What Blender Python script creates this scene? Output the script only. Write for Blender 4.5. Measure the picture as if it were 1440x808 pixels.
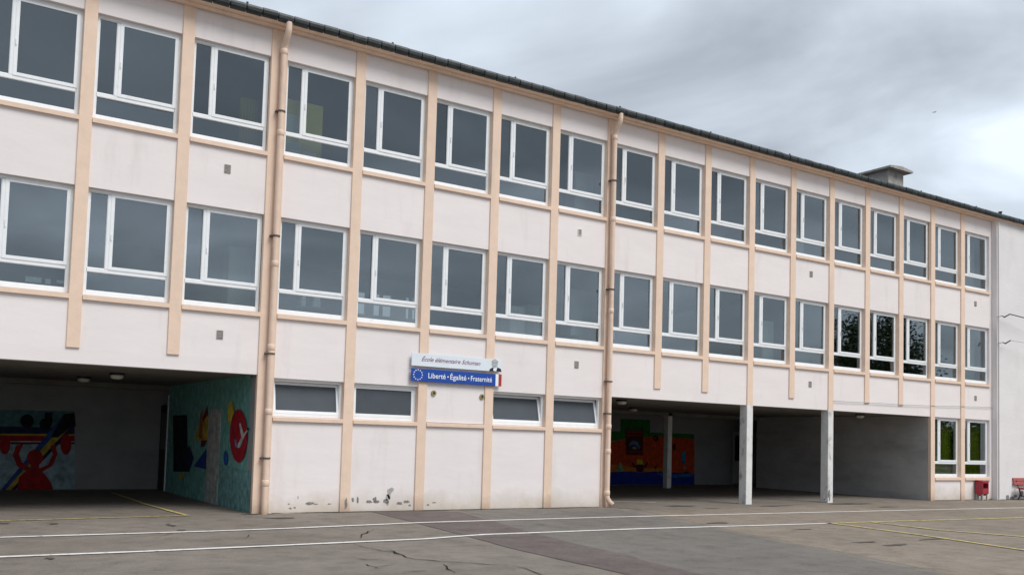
import bpy, bmesh, math, random
from mathutils import Vector, Matrix, noise
random.seed(7)
for o in list(bpy.data.objects): bpy.data.objects.remove(o)
scene = bpy.context.scene
COL = scene.collection

# ------------------------------------------------------------------ camera
CAM = Vector((-2.38848, -18.55570, 1.62964))
ROT = Matrix(((0.83796030, 0.54287823, -0.05572940),
              (-0.54499876, 0.83774982, -0.03393516),
              (0.02826464, 0.05880878, 0.99786905)))      # columns: right, forward, up
FPX = 1315.426
cam = bpy.data.cameras.new('camera'); co = bpy.data.objects.new('camera', cam); COL.objects.link(co)
r, f, u = ROT.col[0], ROT.col[1], ROT.col[2]
M4 = Matrix(((r[0], u[0], -f[0], CAM[0]), (r[1], u[1], -f[1], CAM[1]), (r[2], u[2], -f[2], CAM[2]), (0, 0, 0, 1)))
co.matrix_world = M4
cam.sensor_width = 36; cam.lens = FPX / 1440 * 36; cam.shift_y = 136 / 1440
cam.clip_start = .1; cam.clip_end = 3000
scene.camera = co

# ------------------------------------------------------------------ sky, sun, exposure
SUN_EL, SUN_AZ = math.radians(52), math.radians(-70)     # azimuth of the direction towards the sun, from +X
world = bpy.data.worlds.new('World'); scene.world = world; world.use_nodes = True
nt = world.node_tree; nt.nodes.clear()
def N(tree, t, **kw):
    n = tree.nodes.new(t)
    for k, v in kw.items():
        if hasattr(n, k): setattr(n, k, v)
        else: n.inputs[k].default_value = v
    return n
def L(tree, a, b): tree.links.new(a, b)
def ramp(tree, stops, interp='LINEAR'):
    n = tree.nodes.new('ShaderNodeValToRGB'); e = n.color_ramp.elements; n.color_ramp.interpolation = interp
    while len(e) < len(stops): e.new(.5)
    for i, (p, c) in enumerate(stops):
        e[i].position = p; e[i].color = (*c, 1) if len(c) == 3 else c
    return n
sky = N(nt, 'ShaderNodeTexSky', sky_type='NISHITA', sun_disc=False, sun_elevation=SUN_EL,
        sun_rotation=math.radians(90) - SUN_AZ)
bgs = N(nt, 'ShaderNodeBackground', Strength=.10); L(nt, sky.outputs[0], bgs.inputs[0])
tc = N(nt, 'ShaderNodeTexCoord'); sep = N(nt, 'ShaderNodeSeparateXYZ'); L(nt, tc.outputs['Generated'], sep.inputs[0])
zc = N(nt, 'ShaderNodeMath', operation='MAXIMUM'); L(nt, sep.outputs[2], zc.inputs[0]); zc.inputs[1].default_value = 0
za = N(nt, 'ShaderNodeMath', operation='ADD'); L(nt, zc.outputs[0], za.inputs[0]); za.inputs[1].default_value = .22
dv = N(nt, 'ShaderNodeVectorMath', operation='DIVIDE'); L(nt, tc.outputs['Generated'], dv.inputs[0])
cb = N(nt, 'ShaderNodeCombineXYZ')
for i in range(3): L(nt, za.outputs[0], cb.inputs[i])
L(nt, cb.outputs[0], dv.inputs[1])
mp = N(nt, 'ShaderNodeMapping'); L(nt, dv.outputs[0], mp.inputs[0])
mp.inputs['Rotation'].default_value = (0, 0, 5.832); mp.inputs['Location'].default_value = (52.4, 31.67, 0); mp.inputs['Scale'].default_value = (1, 1, .15)
n1 = N(nt, 'ShaderNodeTexNoise', Scale=1.25, Detail=8, Roughness=.48, Distortion=.5); L(nt, mp.outputs[0], n1.inputs['Vector'])
cr = ramp(nt, [(0.35, (0.200, 0.222, 0.248)), (0.43, (0.267, 0.295, 0.330)), (0.51, (0.343, 0.379, 0.424)), (0.6, (0.445, 0.492, 0.550)), (0.7, (0.596, 0.660, 0.737))])
L(nt, n1.outputs['Fac'], cr.inputs[0])
# an overcast sky grows brighter towards the zenith
g = N(nt, 'ShaderNodeMath', operation='MULTIPLY_ADD'); L(nt, zc.outputs[0], g.inputs[0]); g.inputs[1].default_value = .45; g.inputs[2].default_value = .86
mx = N(nt, 'ShaderNodeVectorMath', operation='MULTIPLY'); L(nt, cr.outputs[0], mx.inputs[0])
cg = N(nt, 'ShaderNodeCombineXYZ')
for i in range(3): L(nt, g.outputs[0], cg.inputs[i])
L(nt, cg.outputs[0], mx.inputs[1])
bgc = N(nt, 'ShaderNodeBackground', Strength=.95); L(nt, mx.outputs[0], bgc.inputs[0])
ms = N(nt, 'ShaderNodeMixShader'); ms.inputs[0].default_value = .93
L(nt, bgs.outputs[0], ms.inputs[1]); L(nt, bgc.outputs[0], ms.inputs[2])
wo = N(nt, 'ShaderNodeOutputWorld'); L(nt, ms.outputs[0], wo.inputs[0])
sl = bpy.data.lights.new('sun', 'SUN'); sl.energy = 1.5; sl.angle = math.radians(30); sl.color = (1, .965, .92)
so = bpy.data.objects.new('sun', sl); COL.objects.link(so)
sd = Vector((math.cos(SUN_EL) * math.cos(SUN_AZ), math.cos(SUN_EL) * math.sin(SUN_AZ), math.sin(SUN_EL)))
so.rotation_euler = sd.to_track_quat('Z', 'Y').to_euler(); so.location = sd * 60
vs = scene.view_settings
vs.view_transform = 'Standard'; vs.look = 'None'; vs.exposure = .79; vs.gamma = 1; vs.use_curve_mapping = False

# ------------------------------------------------------------------ helpers
def ray(x, y):
    return ROT @ Vector(((x - 720) / FPX, 1, -(y - 540) / FPX))
def un(x, y, ax, v):
    """photo pixel (1440 wide) -> the point of a known world plane behind it"""
    d = ray(x, y); return CAM + d * ((v - CAM[ax]) / d[ax])

class MB:
    def __init__(s): s.v = []; s.f = []; s.m = []; s.mi = 0
    def add(s, vs, fs):
        b = len(s.v); s.v += [tuple(p) for p in vs]
        for q in fs: s.f.append([b + i for i in q]); s.m.append(s.mi)
        return s
    def box(s, x0, x1, y0, y1, z0, z1):
        return s.add([(x0,y0,z0),(x1,y0,z0),(x1,y1,z0),(x0,y1,z0),(x0,y0,z1),(x1,y0,z1),(x1,y1,z1),(x0,y1,z1)],
                     [(3,2,1,0),(4,5,6,7),(0,1,5,4),(1,2,6,5),(2,3,7,6),(3,0,4,7)])
    def tube(s, pts, rad, n=12, cap=True):
        pts = [Vector(p) for p in pts]; rr = rad if isinstance(rad, (list, tuple)) else [rad] * len(pts)
        rings = []; up = None
        for i, p in enumerate(pts):
            d = (pts[min(i+1, len(pts)-1)] - pts[max(i-1, 0)]).normalized()
            if up is None: up = Vector((1,0,0)) if abs(d.x) < .8 else Vector((0,1,0))
            a = (up - d * up.dot(d)).normalized(); up = a; b = d.cross(a)
            rings.append([p + (a*math.cos(t)+b*math.sin(t))*rr[i] for t in [2*math.pi*k/n for k in range(n)]])
        vs = [q for r_ in rings for q in r_]; fs = []
        for i in range(len(pts)-1):
            for k in range(n):
                k2 = (k+1) % n; fs.append((i*n+k, i*n+k2, (i+1)*n+k2, (i+1)*n+k))
        if cap: fs.append(tuple(reversed(range(n)))); fs.append(tuple((len(pts)-1)*n+k for k in range(n)))
        return s.add(vs, fs)
    def prism(s, poly, ax, v0, v1):
        """polygon in the two other axes, extruded along axis ax"""
        o = [i for i in range(3) if i != ax]; n = len(poly)
        def P(p, v):
            q = [0,0,0]; q[o[0]] = p[0]; q[o[1]] = p[1]; q[ax] = v; return q
        vs = [P(p, v0) for p in poly] + [P(p, v1) for p in poly]
        fs = [tuple(range(n)), tuple(range(2*n-1, n-1, -1))] + [(i, i+n, (i+1) % n+n, (i+1) % n) for i in range(n)]
        return s.add(vs, fs)
    def build(s, name, mats, parent=None, smooth=False, loc=None, bevel=0, fix=True):
        me = bpy.data.meshes.new(name); me.from_pydata(s.v, [], s.f)
        for m in (mats if isinstance(mats, (list, tuple)) else [mats]): me.materials.append(m)
        for i, p in enumerate(me.polygons): p.material_index = s.m[i]; p.use_smooth = smooth
        if fix:
            bm = bmesh.new(); bm.from_mesh(me); bmesh.ops.recalc_face_normals(bm, faces=bm.faces); bm.to_mesh(me); bm.free()
        ob = bpy.data.objects.new(name, me); COL.objects.link(ob)
        if parent: ob.parent = parent
        if loc: ob.location = loc
        if bevel:
            b = ob.modifiers.new('bevel', 'BEVEL'); b.width = bevel; b.segments = 2; b.limit_method = 'ANGLE'
        return ob
def empty(name, loc=(0,0,0)):
    o = bpy.data.objects.new(name, None); COL.objects.link(o); o.location = loc; return o
def tag(o, label=None, cat=None, group=None, kind=None):
    for k, v in (('label', label), ('category', cat), ('group', group), ('kind', kind)):
        if v: o[k] = v
    return o

# ------------------------------------------------------------------ materials
def mat(name, col, rough=.8, var=.06, scale=3, bump=0, bscale=40, spec=.3, stretch=(1,1,1), metal=0, dirt=None, col2=None, obj=False):
    m = bpy.data.materials.new(name); m.use_nodes = True; t = m.node_tree
    b = t.nodes['Principled BSDF']; b.inputs['Roughness'].default_value = rough
    b.inputs['Specular IOR Level'].default_value = spec; b.inputs['Metallic'].default_value = metal
    geo = N(t, 'ShaderNodeNewGeometry'); mp = N(t, 'ShaderNodeMapping'); mp.inputs['Scale'].default_value = stretch
    L(t, geo.outputs['Position'], mp.inputs[0])
    n = N(t, 'ShaderNodeTexNoise', Scale=scale, Detail=6, Roughness=.6); L(t, mp.outputs[0], n.inputs['Vector'])
    c2 = col2 or tuple(max(0, c * (1 - var * 2.2)) for c in col)
    c1 = tuple(min(1, c * (1 + var * .8)) for c in col)
    rp = ramp(t, [(.3, c2), (.68, c1)]); L(t, n.outputs['Fac'], rp.inputs[0]); out = rp.outputs[0]
    if obj:
        oi = N(t, 'ShaderNodeObjectInfo'); mr = N(t, 'ShaderNodeMapRange'); L(t, oi.outputs['Random'], mr.inputs[0])
        mr.inputs[3].default_value = 1 - obj; mr.inputs[4].default_value = 1 + obj
        hs = N(t, 'ShaderNodeHueSaturation'); L(t, mr.outputs[0], hs.inputs['Value']); L(t, out, hs.inputs['Color']); out = hs.outputs[0]
    if dirt:
        dcol, dsc, lo, hi, dst = dirt
        mp2 = N(t, 'ShaderNodeMapping'); mp2.inputs['Scale'].default_value = dst; L(t, geo.outputs['Position'], mp2.inputs[0])
        n2 = N(t, 'ShaderNodeTexNoise', Scale=dsc, Detail=8, Roughness=.65); L(t, mp2.outputs[0], n2.inputs['Vector'])
        r2 = ramp(t, [(lo, (0,0,0)), (hi, (1,1,1))]); L(t, n2.outputs['Fac'], r2.inputs[0])
        mc = N(t, 'ShaderNodeMix', data_type='RGBA'); L(t, r2.outputs[0], mc.inputs[0]); L(t, out, mc.inputs[6]); mc.inputs[7].default_value = (*dcol, 1)
        out = mc.outputs[2]
    L(t, out, b.inputs['Base Color'])
    if bump:
        n3 = N(t, 'ShaderNodeTexNoise', Scale=bscale, Detail=5, Roughness=.6); L(t, mp.outputs[0], n3.inputs['Vector'])
        bp = N(t, 'ShaderNodeBump', Strength=bump, Distance=.02); L(t, n3.outputs['Fac'], bp.inputs['Height']); L(t, bp.outputs[0], b.inputs['Normal'])
    return m
M = {}
M['plaster'] = mat('pinkish_white_render', (.84, .785, .775), .9, .02, 1.1, .22, 3.2, .15, (.6, .6, 1.9), dirt=((.68,.62,.60), 1.3, .56, .9, (1.6, 1.6, .3)), obj=.015)
def splash(m, h, col):
    t = m.node_tree; b = t.nodes['Principled BSDF']; old = b.inputs['Base Color'].links[0].from_socket
    geo = N(t, 'ShaderNodeNewGeometry'); sp = N(t, 'ShaderNodeSeparateXYZ'); L(t, geo.outputs['Position'], sp.inputs[0])
    n = N(t, 'ShaderNodeTexNoise', Scale=1.7, Detail=8, Roughness=.7); L(t, geo.outputs['Position'], n.inputs['Vector'])
    a = N(t, 'ShaderNodeMath', operation='MULTIPLY'); L(t, n.outputs['Fac'], a.inputs[0]); a.inputs[1].default_value = h * 2
    d = N(t, 'ShaderNodeMath', operation='SUBTRACT'); L(t, a.outputs[0], d.inputs[0]); L(t, sp.outputs[2], d.inputs[1])
    mr = N(t, 'ShaderNodeMapRange'); L(t, d.outputs[0], mr.inputs[0]); mr.inputs[1].default_value = -.05; mr.inputs[2].default_value = h; mr.inputs[4].default_value = .75
    mc = N(t, 'ShaderNodeMix', data_type='RGBA'); L(t, mr.outputs[0], mc.inputs[0]); L(t, old, mc.inputs[6]); mc.inputs[7].default_value = (*col, 1); L(t, mc.outputs[2], b.inputs['Base Color'])
splash(M['plaster'], .42, (.56, .48, .38))
M['wingwall'] = mat('grey_white_render', (.78, .755, .755), .9, .03, .8, .25, 8, .15, (.6, .6, 1.4), dirt=((.66,.64,.62), 1.1, .52, .85, (1, 1, .3)))
M['peach'] = mat('peach_paint', (.82, .632, .50), .85, .03, 4, .2, 14, .2, dirt=((.62,.50,.42), 2.2, .55, .85, (1, 1, .25)), obj=.02)
M['pipe'] = mat('peach_pipe_paint', (.79, .60, .475), .6, .04, 5, .1, 20, .4, dirt=((.5,.36,.27), 4, .6, .8, (1, 1, .4)))
splash(M['peach'], .3, (.42, .30, .22)); splash(M['pipe'], .25, (.40, .27, .19))
M['pvc'] = mat('white_pvc', (.86, .89, .91), .35, .02, 6, 0, 1, .5, dirt=((.6,.6,.58), 5, .6, .9, (1, 1, 1)))
M['slate'] = mat('dark_slate', (.030, .038, .040), .45, .25, 6, .3, 30, .5, obj=.35)
M['rooftop'] = mat('slate_roof', (.05, .055, .06), .6, .2, 8, .3, 30)
M['concrete'] = mat('bare_concrete', (.42, .40, .37), .9, .12, 5, .4, 30, .2, dirt=((.12,.11,.10), 2, .55, .8, (1,1,.5)))
M['colpaint'] = mat('white_column_paint', (.76, .76, .74), .85, .05, 4, .3, 20, .2, dirt=((.20,.19,.175), 2.2, .55, .74, (1.6, 1.6, .9)))
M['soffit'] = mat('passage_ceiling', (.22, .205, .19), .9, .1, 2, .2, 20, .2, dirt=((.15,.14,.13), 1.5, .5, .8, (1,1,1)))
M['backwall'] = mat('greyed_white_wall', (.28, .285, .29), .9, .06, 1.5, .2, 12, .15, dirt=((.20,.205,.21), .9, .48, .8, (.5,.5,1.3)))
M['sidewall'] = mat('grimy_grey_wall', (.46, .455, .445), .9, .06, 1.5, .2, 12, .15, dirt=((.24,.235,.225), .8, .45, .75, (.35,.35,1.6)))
M['teal'] = mat('teal_mural_paint', (.13, .34, .31), .85, .12, 3, .5, 16, .2, dirt=((.26,.47,.44), 7, .48, .7, (1, 1, .8)))
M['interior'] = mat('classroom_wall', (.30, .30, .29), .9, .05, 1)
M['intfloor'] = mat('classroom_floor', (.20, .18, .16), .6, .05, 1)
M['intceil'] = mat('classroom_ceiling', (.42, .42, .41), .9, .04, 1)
M['green'] = mat('green_blind', (.50, .54, .03), .85, .10, 3, 0, 1, .1, (6, 6, .3))
M['yellow'] = mat('yellow_paint', (.78, .66, .16), .7, .05, 3)
M['paper'] = mat('white_paper', (.82, .84, .86), .8, .02, 9)
M['black'] = mat('black_iron', (.018, .018, .02), .5, .2, 8, .2, 40)
M['darkmetal'] = mat('dark_bracket', (.12, .09, .075), .6, .2, 8)
M['red'] = mat('red_metal', (.40, .035, .055), .5, .1, 8, .1, 30, .4, dirt=((.2,.03,.035), 6, .55, .8, (1,1,1)))
M['redwood'] = mat('red_bench_wood', (.42, .10, .09), .6, .15, 6, .3, 30, .3, (1, 6, 6))
M['greymetal'] = mat('grey_metal', (.42, .44, .43), .5, .1, 8)
M['vent'] = mat('vent_grey', (.33, .30, .28), .7, .1, 20)
M['socket'] = mat('socket_olive', (.30, .26, .13), .5, .1, 20)
M['lamp'] = mat('lamp_plastic', (.62, .60, .54), .4, .05, 10)
M['frost'] = mat('frosted_glass', (.075, .090, .105), .45, .05, 2, 0, 1, .3)
M['signwhite'] = mat('sign_white', (.76, .82, .88), .4, .015, 3, 0, 1, .5)
M['signblue'] = mat('sign_blue', (.008, .065, .36), .4, .05, 3, 0, 1, .5)
M['signred'] = mat('sign_red', (.42, .035, .035), .4, .05, 3, 0, 1, .5)
M['inkwhite'] = mat('ink_white', (.86, .90, .94), .5, .01, 3)
M['inkpurple'] = mat('ink_purple', (.22, .08, .16), .5, .02, 3)
M['inkgrey'] = mat('ink_grey', (.48, .50, .53), .5, .06, 20)
M['inkdark'] = mat('ink_dark', (.02, .025, .04), .5, .05, 20)
M['inkmid'] = mat('ink_mid', (.25, .26, .28), .5, .05, 20)
M['chip'] = mat('exposed_render', (.27, .255, .24), .95, .2, 25, .5, 60)
M['repair'] = mat('grey_filler', (.46, .45, .43), .95, .15, 25, .5, 60)
M['damp'] = mat('damp_stain', (.62, .55, .45), .95, .1, 6)

def asphalt(name, base, browner, rough=.9, big=.35):
    m = bpy.data.materials.new(name); m.use_nodes = True; t = m.node_tree; b = t.nodes['Principled BSDF']
    b.inputs['Roughness'].default_value = rough; b.inputs['Specular IOR Level'].default_value = .25
    geo = N(t, 'ShaderNodeNewGeometry')
    n1 = N(t, 'ShaderNodeTexNoise', Scale=big, Detail=7, Roughness=.62, Distortion=.4); L(t, geo.outputs['Position'], n1.inputs['Vector'])
    r1 = ramp(t, [(.36, base), (.64, browner)]); L(t, n1.outputs['Fac'], r1.inputs[0])
    n2 = N(t, 'ShaderNodeTexNoise', Scale=70, Detail=3, Roughness=.7); L(t, geo.outputs['Position'], n2.inputs['Vector'])
    r2 = ramp(t, [(.3, (.62,)*3), (.7, (1.36,)*3)]); L(t, n2.outputs['Fac'], r2.inputs[0])
    n3 = N(t, 'ShaderNodeTexNoise', Scale=2.3, Detail=8, Roughness=.7); L(t, geo.outputs['Position'], n3.inputs['Vector'])
    n4 = N(t, 'ShaderNodeTexNoise', Scale=17, Detail=6, Roughness=.8); L(t, geo.outputs['Position'], n4.inputs['Vector'])
    ad = N(t, 'ShaderNodeMath', operation='MULTIPLY_ADD'); L(t, n4.outputs['Fac'], ad.inputs[0]); ad.inputs[1].default_value = .38; m3 = N(t, 'ShaderNodeMath', operation='MULTIPLY'); L(t, n3.outputs['Fac'], m3.inputs[0]); m3.inputs[1].default_value = .68; L(t, m3.outputs[0], ad.inputs[2])
    r3 = ramp(t, [(.40, (.72,)*3), (.52, (.99,)*3), (.66, (1.17,)*3)]); L(t, ad.outputs[0], r3.inputs[0])
    a = N(t, 'ShaderNodeMix', data_type='RGBA', blend_type='MULTIPLY'); a.inputs[0].default_value = 1; L(t, r1.outputs[0], a.inputs[6]); L(t, r2.outputs[0], a.inputs[7])
    c = N(t, 'ShaderNodeMix', data_type='RGBA', blend_type='MULTIPLY'); c.inputs[0].default_value = 1; L(t, a.outputs[2], c.inputs[6]); L(t, r3.outputs[0], c.inputs[7])
    L(t, c.outputs[2], b.inputs['Base Color'])
    bp = N(t, 'ShaderNodeBump', Strength=.5, Distance=.01); L(t, n2.outputs['Fac'], bp.inputs['Height']); L(t, bp.outputs[0], b.inputs['Normal'])
    return m
M['asphalt'] = asphalt('asphalt', (0.179, 0.156, 0.132), (0.221, 0.195, 0.167))
M['asphalt_grey'] = asphalt('asphalt_grey', (0.152, 0.137, 0.123), (0.180, 0.165, 0.148))
M['asphalt_brown'] = asphalt('asphalt_brown', (0.213, 0.178, 0.142), (0.252, 0.213, 0.173))
M['asphalt_strip'] = asphalt('asphalt_strip', (0.123, 0.100, 0.094), (0.146, 0.121, 0.113))
M['crack'] = mat('crack_dark', (.022, .018, .015), .95, .2, 10)
M['stain'] = asphalt('asphalt_stain', (.085, .073, .062), (.125, .108, .092))

def paint(name, col, wear):
    m = bpy.data.materials.new(name); m.use_nodes = True; t = m.node_tree; b = t.nodes['Principled BSDF']; b.inputs['Roughness'].default_value = .75
    geo = N(t, 'ShaderNodeNewGeometry'); n = N(t, 'ShaderNodeTexNoise', Scale=9, Detail=9, Roughness=.75); L(t, geo.outputs['Position'], n.inputs['Vector'])
    rp = ramp(t, [(wear, (.13,.115,.10)), (wear+.16, col)]); L(t, n.outputs['Fac'], rp.inputs[0]); L(t, rp.outputs[0], b.inputs['Base Color']); return m
M['whiteline'] = paint('worn_white_paint', (.74, .72, .69), .30)
M['yellowline'] = paint('worn_yellow_paint', (.58, .47, .18), .36)

def glass_mat():
    m = bpy.data.materials.new('double_glazing'); m.use_nodes = True; t = m.node_tree; t.nodes.clear()
    o = N(t, 'ShaderNodeOutputMaterial'); tr = N(t, 'ShaderNodeBsdfTransparent'); tr.inputs[0].default_value = (.62, .67, .68, 1)
    gl = N(t, 'ShaderNodeBsdfGlossy', Roughness=.015); gl.inputs[0].default_value = (.86, .92, .96, 1)
    lw = N(t, 'ShaderNodeLayerWeight', Blend=.5); pw = N(t, 'ShaderNodeMath', operation='POWER'); L(t, lw.outputs['Facing'], pw.inputs[0]); pw.inputs[1].default_value = 4.5
    fr = N(t, 'ShaderNodeMath', operation='MULTIPLY_ADD'); L(t, pw.outputs[0], fr.inputs[0]); fr.inputs[1].default_value = .9; oi = N(t, 'ShaderNodeObjectInfo'); mr = N(t, 'ShaderNodeMapRange'); L(t, oi.outputs['Random'], mr.inputs[0]); mr.inputs[3].default_value = .15; mr.inputs[4].default_value = .235; L(t, mr.outputs[0], fr.inputs[2]); mx = N(t, 'ShaderNodeMixShader')
    geo = N(t, 'ShaderNodeNewGeometry'); n = N(t, 'ShaderNodeTexNoise', Scale=.9, Detail=1); L(t, geo.outputs['Position'], n.inputs['Vector'])
    bp = N(t, 'ShaderNodeBump', Strength=.03, Distance=.05); L(t, n.outputs['Fac'], bp.inputs['Height']); L(t, bp.outputs[0], gl.inputs['Normal'])
    L(t, fr.outputs[0], mx.inputs[0]); L(t, tr.outputs[0], mx.inputs[1]); L(t, gl.outputs[0], mx.inputs[2]); L(t, mx.outputs[0], o.inputs[0])
    return m
M['glass'] = glass_mat()
_pm = {}
def pmat(c):
    if c not in _pm: _pm[c] = mat('mural_paint_%d' % len(_pm), tuple(x*.85 for x in c), .85, .22, 6, .3, 20, .2, dirt=((.05,.055,.055), 4, .5, .95, (1,1,1)))
    return _pm[c]

# ------------------------------------------------------------------ ground
g = MB(); R_ = 900
g.add([(-R_,-R_,0),(R_,-R_,0),(R_,R_,0),(-R_,R_,0)], [(0,1,2,3)])
ground = g.build('ground', M['asphalt']); tag(ground, 'worn grey-brown asphalt of the school yard', 'ground', kind='structure')
def sheet(name, pts, z, m, jitter=0, sub=1):
    out = []
    for i in range(len(pts)):
        a, b = Vector(pts[i]), Vector(pts[(i+1) % len(pts)])
        for k in range(sub):
            q = a.lerp(b, k/sub)
            if jitter and k: q += Vector((random.uniform(-jitter, jitter), random.uniform(-jitter, jitter)))
            out.append(q)
    s = MB(); s.add([(p[0], p[1], z) for p in out], [tuple(range(len(out)))])
    return s.build(name, m, ground)
sheet('asphalt_patch', [(8.32,-.02),(6.95,-5.13),(6.15,-9.88),(5.3,-15),(8.2,-15.5),(9.46,-10.7),(11.18,-5.04),(12.2,-1.4),(12.3,-.4)], .003, M['asphalt_grey'], .06, 8)
sheet('asphalt_patch', [(12.8,-1.2),(11.3,-5.04),(9.60,-10.7),(8.4,-15.4),(24,-22),(42,-14),(42,-.9),(30,-.5),(26.4,-.45),(18,-.7)], .0025, M['asphalt_brown'], .08, 10)
sheet('asphalt_strip', [(6.13,-.01),(5.88,-2.42),(5.54,-5.38),(5.35,-6.75),(5.23,-9.51),(4.9,-15),(5.9,-15),(6.15,-9.88),(6.95,-5.13),(8.05,-.5),(7.3,-.01)], .0065, M['asphalt_strip'], .012, 4)
def line(name, pts, w, z, m):
    pts = [Vector((*p, 0)) for p in pts]; fine = []
    for i in range(len(pts)-1):
        n = max(1, int((pts[i+1]-pts[i]).length / .35))
        for k in range(n): fine.append(pts[i].lerp(pts[i+1], k/n))
    fine.append(pts[-1]); vs = []; fs = []
    for i, p in enumerate(fine):
        d = (fine[min(i+1, len(fine)-1)] - fine[max(i-1, 0)]).normalized(); nn = Vector((-d.y, d.x, 0)) * (w/2 * random.uniform(.88, 1.1))
        vs += [(p+nn)[:2] + (z,), (p-nn)[:2] + (z,)]
        if i: fs.append((2*i-2, 2*i-1, 2*i+1, 2*i))
    return MB().add(vs, fs).build(name, m, ground, fix=False)
line('white_line', [(-12,-3.1),(-1.1,-3.07),(1.9,-3.06),(3.2,-2.97),(6.1,-2.6),(8,-2.57),(10.5,-2.56),(13.6,-2.64),(20.9,-2.88),(26.3,-3.1),(40,-3.6)], .13, .0105, M['whiteline'])
line('white_line', [(-12,-5.3),(-1.3,-5.36),(.4,-5.37),(1.9,-5.31),(3.5,-5.23),(4.7,-5.18),(5.3,-5.03),(6,-4.88),(7.7,-4.88),(9.5,-4.87),(13.1,-5.08),(14.7,-5.15)], .13, .0105, M['whiteline'])
line('yellow_line', [(14.55,-5.15),(16.9,-5.22),(21.7,-5.5),(40,-6.6)], .13, .0105, M['yellowline'])
line('yellow_line', [(14.68,-5.2),(14.24,-7.68),(13.64,-9.9),(12,-16)], .13, .0145, M['yellowline'])
line('yellow_line', [(15.96,-5.24),(15.75,-7.0),(16.2,-8.5),(16.9,-12)], .13, .0145, M['yellowline'])
line('yellow_line', [(-9,-.5),(-.9,-.38),(.56,-.27),(2.3,-.10)], .10, .0105, M['yellowline'])
line('yellow_line', [(2.25,-.12),(2.1,3.0),(2.12,4.9),(2.1,6.8)], .10, .0145, M['yellowline'])
line('white_line', [(13.3,2.2),(15.2,1.1)], .09, .0105, M['whiteline'])
def crack(pix, w, dens=6, jit=.05):
    pts = [un(x, y, 2, 0) for x, y in pix]; fine = []
    for i in range(len(pts)-1):
        n = max(2, int((pts[i+1]-pts[i]).length * dens))
        for k in range(n):
            q = pts[i].lerp(pts[i+1], k/n); fine.append(q + Vector((random.uniform(-jit,jit), random.uniform(-jit,jit), 0)) * (1 if k else .2))
    fine.append(pts[-1]); vs = []; fs = []
    for i, p in enumerate(fine):
        d = (fine[min(i+1, len(fine)-1)] - fine[max(i-1, 0)]).normalized(); tp = min(1, .25 + 3*min(i, len(fine)-1-i)/len(fine))
        nn = Vector((-d.y, d.x, 0)) * (w*.24 * random.uniform(.2, 1.3) * tp)
        vs += [((p+nn).x, (p+nn).y, .0085), ((p-nn).x, (p-nn).y, .0085)]
        if i: fs.append((2*i-2, 2*i-1, 2*i+1, 2*i))
    MB().add(vs, fs).build('crack', M['crack'], ground, fix=False)
crack([(300,767.5),(420,764.5),(500,761.5)], .05); crack([(508,757),(509,753),(525,744)], .06)
crack([(497,764),(527,772),(560,778),(583,786),(640,790),(680,793),(700,793.5),(722,795)], .075)
crack([(583,786),(555,778),(545,772)], .04); crack([(505,785),(525,787),(545,789)], .07); crack([(515,793),(530,797),(556,793)], .05)
crack([(530,797),(537,800)], .05); crack([(622,793),(628,800),(640,806)], .05); crack([(568,803),(600,802)], .05)
crack([(722,795),(745,802),(770,812)], .05); crack([(215,757),(245,748)], .03); crack([(345,757),(350,751)], .03)
crack([(640,713.5),(700,716)], .05); crack([(862,715),(880,713.5),(905,718)], .09); crack([(862,717),(880,719)], .09)
crack([(1080,722),(1130,724)], .04); crack([(700,741),(760,752)], .03); crack([(735,733),(790,742)], .03)
def joint(x0, x1, y, w, m='crack'):
    n = int((x1-x0)/.12); vs = []; fs = []
    for i in range(n+1):
        x = x0 + (x1-x0)*i/n; q = noise.noise(Vector((x*1.1, y, 3.3))); ww = max(.004, w*(.45 + .9*q + random.uniform(-.12, .12)))
        vs += [(x, y+.05, .0125), (x, y-ww, .0125)]
        if i: fs.append((2*i-2, 2*i-1, 2*i+1, 2*i))
    MB().add(vs, fs).build('base_joint', M[m], ground, fix=False)
joint(3.95, 12.35, .035, .09); joint(26.4, 29.9, .035, .05); joint(30.1, 44, -.16, .05)
def blob(cx, cy, rx, ry, z, m, name='stain', n=26, rough=.3, rot=0):
    s = random.uniform(0, 50); vs = []
    for k in range(n):
        a = 2*math.pi*k/n; q = 1 + rough * noise.noise(Vector((math.cos(a)*1.7+s, math.sin(a)*1.7, s))) * 2
        x, y = rx*q*math.cos(a), ry*q*math.sin(a); vs.append((cx+x*math.cos(rot)-y*math.sin(rot), cy+x*math.sin(rot)+y*math.cos(rot), z))
    return MB().add(vs, [tuple(range(n))]).build(name, m, ground)
for px, py, rx, ry in ((958,711,.42,.18),(1003,714.5,.25,.06),(1090,711,.6,.10),(1195,708,.75,.22),(1248,712.5,.45,.08),(1010,735,.3,.12),(1262,766,.3,.1),(1215,762,.25,.07),(1310,758,.35,.06),(395,728,.32,.10),(362,722.5,.3,.06),(240,738,.05,.2),(700,714.5,.9,.10),(790,713.5,.8,.07),(5,735.5,.09,.12),(75,736,.07,.1),(255,745,.06,.1),(70,785,.05,.08),(1130,744,.3,.05),(500,710.5,.2,.03),(820,712.5,.4,.09)):
    p = un(px, py, 2, 0); blob(p.x, p.y, rx, ry, .0085, M['stain'], rough=.45, n=40)

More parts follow.
